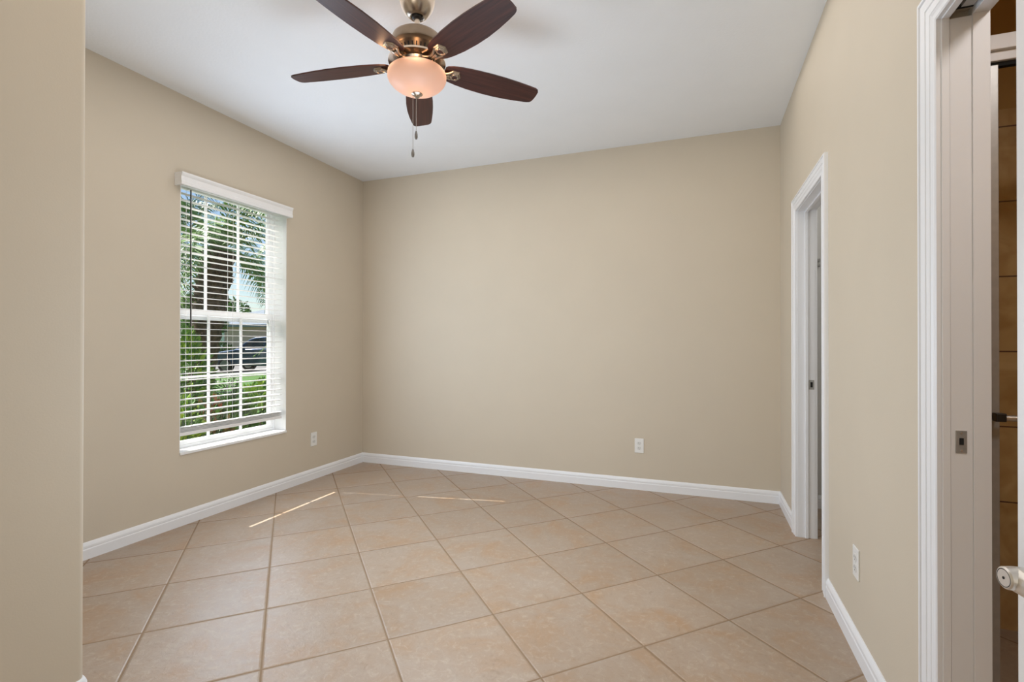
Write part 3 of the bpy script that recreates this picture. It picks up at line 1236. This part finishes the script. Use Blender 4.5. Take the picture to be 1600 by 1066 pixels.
def palm(base, top, r0, r1, nfr, L, label, seed, m, upper=True):
    rr = random.Random(seed)
    root = empty('palm_tree', base, 0, label, 'palm tree', 'palms on the lawn outside')
    bm = bmesh.new()
    top = Vector(top) - Vector(base)
    n = 26
    pts, rad = [], []
    for i in range(n + 1):
        t = i / n
        pts.append(Vector((top.x * t ** 1.2, top.y * t ** 1.2, top.z * t)))
        rad.append((r0 + (r1 - r0) * t) * (1.0 + (0.09 if i % 2 else -0.05)))
    tube(bm, pts, rad, 14)
    for i in range(70):     # cut frond boots
        t = 0.45 + 0.55 * rr.random()
        a = rr.random() * 2 * PI
        p = Vector((top.x * t ** 1.2, top.y * t ** 1.2, top.z * t))
        ra = (r0 + (r1 - r0) * t)
        d = Vector((math.cos(a), math.sin(a), 0))
        tube(bm, [p + d * ra * 0.7, p + d * (ra + 0.05) + Vector((0, 0, 0.10))], [0.04, 0.022], 5)
    obj('trunk', bm, M['bark'], root, smooth=True)
    protos = []
    for k in range(4):
        me_o = obj('frond', frond_mesh(L * (0.9 + 0.08 * k), 70 + 18 * k, 46, 0.018, 0.42, seed * 10 + k, 62 - 18 * k), m, root)
        protos.append(me_o)
    for i in range(nfr):
        o = protos[i] if i < 4 else protos[i % 4].copy()
        if i >= 4:
            COL.objects.link(o)
            o.parent = root
        o.location = (top.x + 0, top.y, top.z + 0.02 * (i % 3))
        o.rotation_euler = (rr.uniform(-0.15, 0.15), rr.uniform(-0.25, 0.2) + (0.35 if i % 4 == 3 else 0), i * 2.399 + rr.uniform(-0.2, 0.2))
    return root


pb = at_ray(308, 8.6, GZ)
pt_ = at_ray(340, 8.6, 2.75)
palm(pb, pt_, 0.19, 0.27, 26, 2.1, 'stout palm with brown leaning trunk and green fronds, nearest the window', 3, M['frond'])
pb2 = at_ray(262, 13.5, GZ)
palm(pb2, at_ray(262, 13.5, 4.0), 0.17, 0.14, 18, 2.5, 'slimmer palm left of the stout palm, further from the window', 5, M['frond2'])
pb3 = at_ray(452, 19, GZ)
palm(pb3, at_ray(452, 19, 5.2), 0.16, 0.13, 16, 2.6, 'tall palm to the right, above the parked car', 8, M['frond'])


# --- leafy shrubs
def leaf_cloud(bm, c, rad, n, size, rr, mats=1, up=0.0):
    for i in range(n):
        while True:
            v = Vector((rr.uniform(-1, 1), rr.uniform(-1, 1), rr.uniform(-1, 1)))
            if v.length <= 1:
                break
        v = v.normalized() * (v.length ** 0.45)
        p = Vector(c) + Vector((v.x * rad[0], v.y * rad[1], v.z * rad[2]))
        if p.z < GZ + 0.02:
            continue
        d = (Vector((v.x, v.y, v.z + up)) + Vector((rr.uniform(-.7, .7), rr.uniform(-.7, .7), rr.uniform(-.5, .7)))).normalized()
        s = d.cross(Vector((rr.uniform(-1, 1), rr.uniform(-1, 1), rr.uniform(-1, 1)))).normalized()
        L_ = size * rr.uniform(0.7, 1.3)
        W_ = L_ * 0.24
        nn = d.cross(s)
        v5 = [bm.verts.new(q) for q in (p, p + d * L_ * 0.5 + s * W_ + nn * L_ * .06, p + d * L_, p + d * L_ * 0.5 - s * W_ + nn * L_ * .06)]
        f = bm.faces.new(v5)
        f.material_index = rr.randrange(mats)


def shrub(px, dist, rad, n, size, mats, label, cat='shrub', name='shrub', group=None, seed=1, lift=0.0, flowers=0):
    rr = random.Random(seed)
    b = at_ray(px, dist, GZ + 0.0)
    root = empty(name, b, 0, label, cat, group)
    bm = bmesh.new()
    loc = Vector((0, 0, rad[2] * 0.95 + lift))
    for i in range(n):
        while True:
            v = Vector((rr.uniform(-1, 1), rr.uniform(-1, 1), rr.uniform(-1, 1)))
            if v.length <= 1:
                break
        v = v.normalized() * (v.length ** 0.5)
        p = loc + Vector((v.x * rad[0], v.y * rad[1], v.z * rad[2] * (1 + 0.15 * math.sin(5 * v.x + 3 * v.y))))
        if p.z < 0.03:
            continue
        d = (Vector((v.x, v.y, v.z + 0.4)) + Vector((rr.uniform(-.6, .6), rr.uniform(-.6, .6), rr.uniform(-.4, .6)))).normalized()
        s = d.cross(Vector((rr.uniform(-1, 1), rr.uniform(-1, 1), rr.uniform(-1, 1)))).normalized()
        L_ = size * rr.uniform(0.7, 1.3)
        W_ = L_ * 0.22
        nn = d.cross(s)
        f = bm.faces.new([bm.verts.new(q) for q in (p, p + d * L_ * 0.5 + s * W_ + nn * L_ * .05, p + d * L_, p + d * L_ * 0.5 - s * W_ + nn * L_ * .05)])
        f.material_index = rr.randrange(len(mats))
    obj('foliage', bm, mats, root)
    bm = bmesh.new()
    for i in range(9):
        a = rr.random() * 2 * PI
        e = Vector((math.cos(a) * rad[0] * 0.6, math.sin(a) * rad[1] * 0.6, rad[2] * rr.uniform(0.9, 1.7) + lift))
        tube(bm, [(0.03 * math.cos(a), 0.03 * math.sin(a), 0), e * 0.5 + Vector((0, 0, 0.05)), e], [0.012, 0.009, 0.004], 5)
    obj('stems', bm, M['stem'], root)
    if flowers:
        bm = bmesh.new()
        for i in range(flowers):
            a, q = rr.random() * 2 * PI, rr.uniform(0.2, 1.0)
            c = loc + Vector((math.cos(a) * rad[0] * q, math.sin(a) * rad[1] * q, rad[2] * rr.uniform(0.1, 1.0)))
            for k in range(5):
                an = k * 2 * PI / 5
                d = Vector((math.cos(an), math.sin(an), 0.35))
                s = Vector((-math.sin(an), math.cos(an), 0))
                bm.faces.new([bm.verts.new(z_) for z_ in (c, c + d * 0.02 + s * 0.011, c + d * 0.036, c + d * 0.02 - s * 0.011)])
        obj('blossoms', bm, M['petal'], root)
    return root


G_ = 'hedge bushes below the window'
B_ = [M['leafg'], M['leafy'], M['leafd']]
shrub(276, 4.40, (0.22, 0.22, 0.40), 1500, 0.075, B_, 'green bush below the window, leftmost of the hedge', group=G_, seed=11)
shrub(322, 4.98, (0.22, 0.22, 0.37), 1400, 0.075, [M['leafg'], M['leafd'], M['leafr']], 'bush with reddish leaves, in front of the stout palm trunk', group=G_, seed=12)
shrub(364, 5.60, (0.22, 0.22, 0.38), 1500, 0.07, [M['leafg'], M['leafd'], M['leafg']], 'dark green bush in the middle of the hedge', group=G_, seed=13)
shrub(402, 6.25, (0.23, 0.23, 0.42), 1500, 0.07, [M['leafy'], M['leafy'], M['leafg']], 'bright lime-green bush right of the dark one in the hedge', group=G_, seed=14)
shrub(438, 6.95, (0.23, 0.23, 0.42), 1000, 0.08, [M['leafy'], M['leafr']], 'lime bush with red tips at the right end of the hedge', group=G_, seed=16)
shrub(288, 7.2, (0.33, 0.33, 0.66), 1500, 0.11, [M['leafy'], M['leafg'], M['leafg']], 'tall yellow-green croton left of the palm trunk', seed=21, lift=0.1)
shrub(356, 6.9, (0.15, 0.15, 0.36), 450, 0.05, [M['leafg'], M['leafd']], 'slender flowering bush with small white blossoms', seed=22, lift=0.15, flowers=45)
shrub(345, 33, (1.0, 0.8, 0.62), 700, 0.22, [M['leafd'], M['leafg']], 'round clipped bush by the house corner behind the car bonnet', seed=23)
shrub(252, 20, (1.6, 1.4, 1.3), 1800, 0.30, [M['leafg'], M['leafd']], 'large dark bush across the lawn, left of the palm trunk', seed=24)


# --- distant trees
def tree(px, dist, h, r, mats, label, seed):
    rr = random.Random(seed)
    b = at_ray(px, dist, GZ)
    root = empty('tree', b, 0, label, 'tree', 'trees behind the house')
    bm = bmesh.new()
    tube(bm, [(0, 0, 0), (0.1, 0, h * 0.5), (0, 0.1, h * 0.8)], [0.25, 0.18, 0.08], 8)
    obj('trunk', bm, M['bark'], root)
    bm = bmesh.new()
    for k in range(16):
        a = rr.random() * 2 * PI
        q = rr.random() ** 0.5 * r * 0.75
        c = (math.cos(a) * q, math.sin(a) * q, h * 0.72 + rr.uniform(-0.3, 0.35) * r)
        leaf_cloud(bm, c, (r * 0.42, r * 0.42, r * 0.32), 170, 0.5, rr, len(mats))
    obj('crown', bm, mats, root)


tree(285, 34, 4.3, 2.4, [M['leafg'], M['leafd']], 'broad green tree beyond the lawn on the left of the view', 31)
tree(330, 58, 6.5, 3.4, [M['leafd'], M['leafg']], 'dark tree behind the house roof', 32)

# --- house across the street
hc = at_ray(400, 42, GZ)
hd = empty('house', hc, YAW + R(6), 'pinkish-brown garage house with a blue-grey roof across the street', 'house')
bm = bmesh.new()
box(bm, -5.0, 9.0, 0.3, 9, 0, 2.75)
obj('wall', bm, M['stucco'], hd)
bm = bmesh.new()
box(bm, -2.6, 4.2, 0.20, 0.32, 0.05, 2.35)
for k in range(1, 4):
    box(bm, -2.6, 4.2, 0.185, 0.20, 0.05 + k * 0.575 - 0.02, 0.05 + k * 0.575 + 0.02)
obj('garage_door', bm, M['gar'], hd)
for qa, qb in ((-3.0, -2.6), (4.2, 4.5), (-5.0, -4.7)):
    bm = bmesh.new()
    box(bm, qa, qb, 0.1, 0.35, 0, 2.5)
    obj('corner_trim', bm, M['htrim'], hd)
bm = bmesh.new()
vv = [bm.verts.new(c) for c in ((-5.7, -0.5, 2.65), (9.7, -0.5, 2.65), (9.7, 9.7, 2.65), (-5.7, 9.7, 2.65), (-0.5, 4.6, 4.5), (4.5, 4.6, 4.5),
                                (-5.7, -0.5, 2.85), (9.7, -0.5, 2.85), (9.7, 9.7, 2.85), (-5.7, 9.7, 2.85))]
for f in ((0, 3, 2, 1), (0, 1, 7, 6), (1, 2, 8, 7), (2, 3, 9, 8), (3, 0, 6, 9), (6, 7, 5, 4), (8, 9, 4, 5), (7, 8, 5), (9, 6, 4)):
    bm.faces.new([vv[i] for i in f])
obj('roof', bm, M['roofm'], hd)
bm = bmesh.new()
a_ = at_ray(470, 31, GZ)
for q in [(-4, 12)]:
    box(bm, -7.5, 7, -9.6, 10.5, 0, 0.02, Matrix.Translation(a_) @ Matrix.Rotation(YAW, 4, 'Z'))
struct('driveway', bm, M['concrete'])

# --- parked car, nose to the left
cc = at_ray(344, 22.6, GZ + 0.02)
car = empty('car', cc, YAW + R(-6), 'dark blue car parked on the driveway, nose to the left', 'car')
# side profile in x (length) z (height), nose at x=0
body = [(0.06, 0.30), (0.00, 0.48), (0.03, 0.66), (0.16, 0.78), (0.60, 0.90), (1.25, 0.99), (1.32, 1.02), (3.9, 1.08), (4.45, 1.04), (4.62, 0.88), (4.64, 0.45), (4.55, 0.28)]
cabin = [(1.22, 1.00), (1.85, 1.42), (2.15, 1.53), (2.9, 1.57), (3.6, 1.52), (4.35, 1.10), (4.30, 1.03), (1.3, 0.98)]


def loft(bm, prof, w, inset, mi=0):
    ys = [(-w, inset), (-w * 0.93, 0), (w * 0.93, 0), (w, inset)]
    cx = sum(p[0] for p in prof) / len(prof)
    cz = sum(p[1] for p in prof) / len(prof)
    rg = []
    for y, i_ in ys:
        rg.append([bm.verts.new((p[0] + (cx - p[0]) * i_, y, p[1] + (cz - p[1]) * i_)) for p in prof])
    n = len(prof)
    for a, b in zip(rg[:-1], rg[1:]):
        for i in range(n):
            bm.faces.new((a[i], a[(i + 1) % n], b[(i + 1) % n], b[i]))
    bm.faces.new(rg[0])
    bm.faces.new(rg[-1][::-1])


bm = bmesh.new()
loft(bm, body, 0.90, 0.06)
obj('body', bm, M['carp'], car, smooth=True, bevel=0.03)
bm = bmesh.new()
loft(bm, cabin, 0.74, 0.05)
obj('roof', bm, M['carp'], car, smooth=True, bevel=0.02)
for s in (-1, 1):
    yy = s * 0.745
    bm = bmesh.new()
    for poly in ([(1.55, 1.05), (2.00, 1.38), (2.25, 1.46), (2.55, 1.48), (2.55, 1.06)], [(2.65, 1.06), (2.65, 1.48), (3.4, 1.46), (3.95, 1.12), (3.9, 1.07)]):
        f0 = [bm.verts.new((x, yy - 0.006, z)) for x, z in poly]
        f1 = [bm.verts.new((x, yy + 0.006, z)) for x, z in poly]
        bm.faces.new(f0)
        bm.faces.new(f1)
        for i in range(len(poly)):
            j = (i + 1) % len(poly)
            bm.faces.new((f0[i], f0[j], f1[j], f1[i]))
    obj('side_windows', bm, M['carg'], car)
bm = bmesh.new()
w0 = [(1.28, -0.66, 1.035), (1.28, 0.66, 1.035), (1.83, 0.60, 1.42), (1.83, -0.60, 1.42)]
bm.faces.new([bm.verts.new((x - 0.012, y, z + 0.014)) for x, y, z in w0])
obj('windscreen', bm, M['carg'], car)
for xw in (0.88, 3.72):
    for s in (-1, 1):
        bm = bmesh.new()
        mt = Matrix.Translation((xw, s * 0.80, 0.33)) @ Matrix.Rotation(PI / 2, 4, 'X')
        lathe(bm, [(0, -0.11), (0.26, -0.11), (0.33, -0.09), (0.335, 0.09), (0.26, 0.11), (0, 0.11)], 24, mtx=mt)
        wh = obj('wheel', bm, M['tyre'], car, smooth=True)
        bm = bmesh.new()
        lathe(bm, [(0, -0.120), (0.21, -0.118), (0.22, -0.10), (0.22, 0.10), (0.21, 0.118), (0, 0.120)], 20, mtx=mt)
        obj('rim', bm, M['rim'], wh, smooth=True)
for s in (-1, 1):
    bm = bmesh.new()
    box(bm, 0.05, 0.35, s * 0.72 - 0.15, s * 0.72 + 0.15, 0.66, 0.76)
    obj('headlight', bm, M['lamp'], car, bevel=0.02)
    bm = bmesh.new()
    box(bm, 1.55, 1.72, s * 0.92 - 0.09, s * 0.92 + 0.09, 1.02, 1.14)
    obj('wing_mirror', bm, M['carp'], car, bevel=0.02)
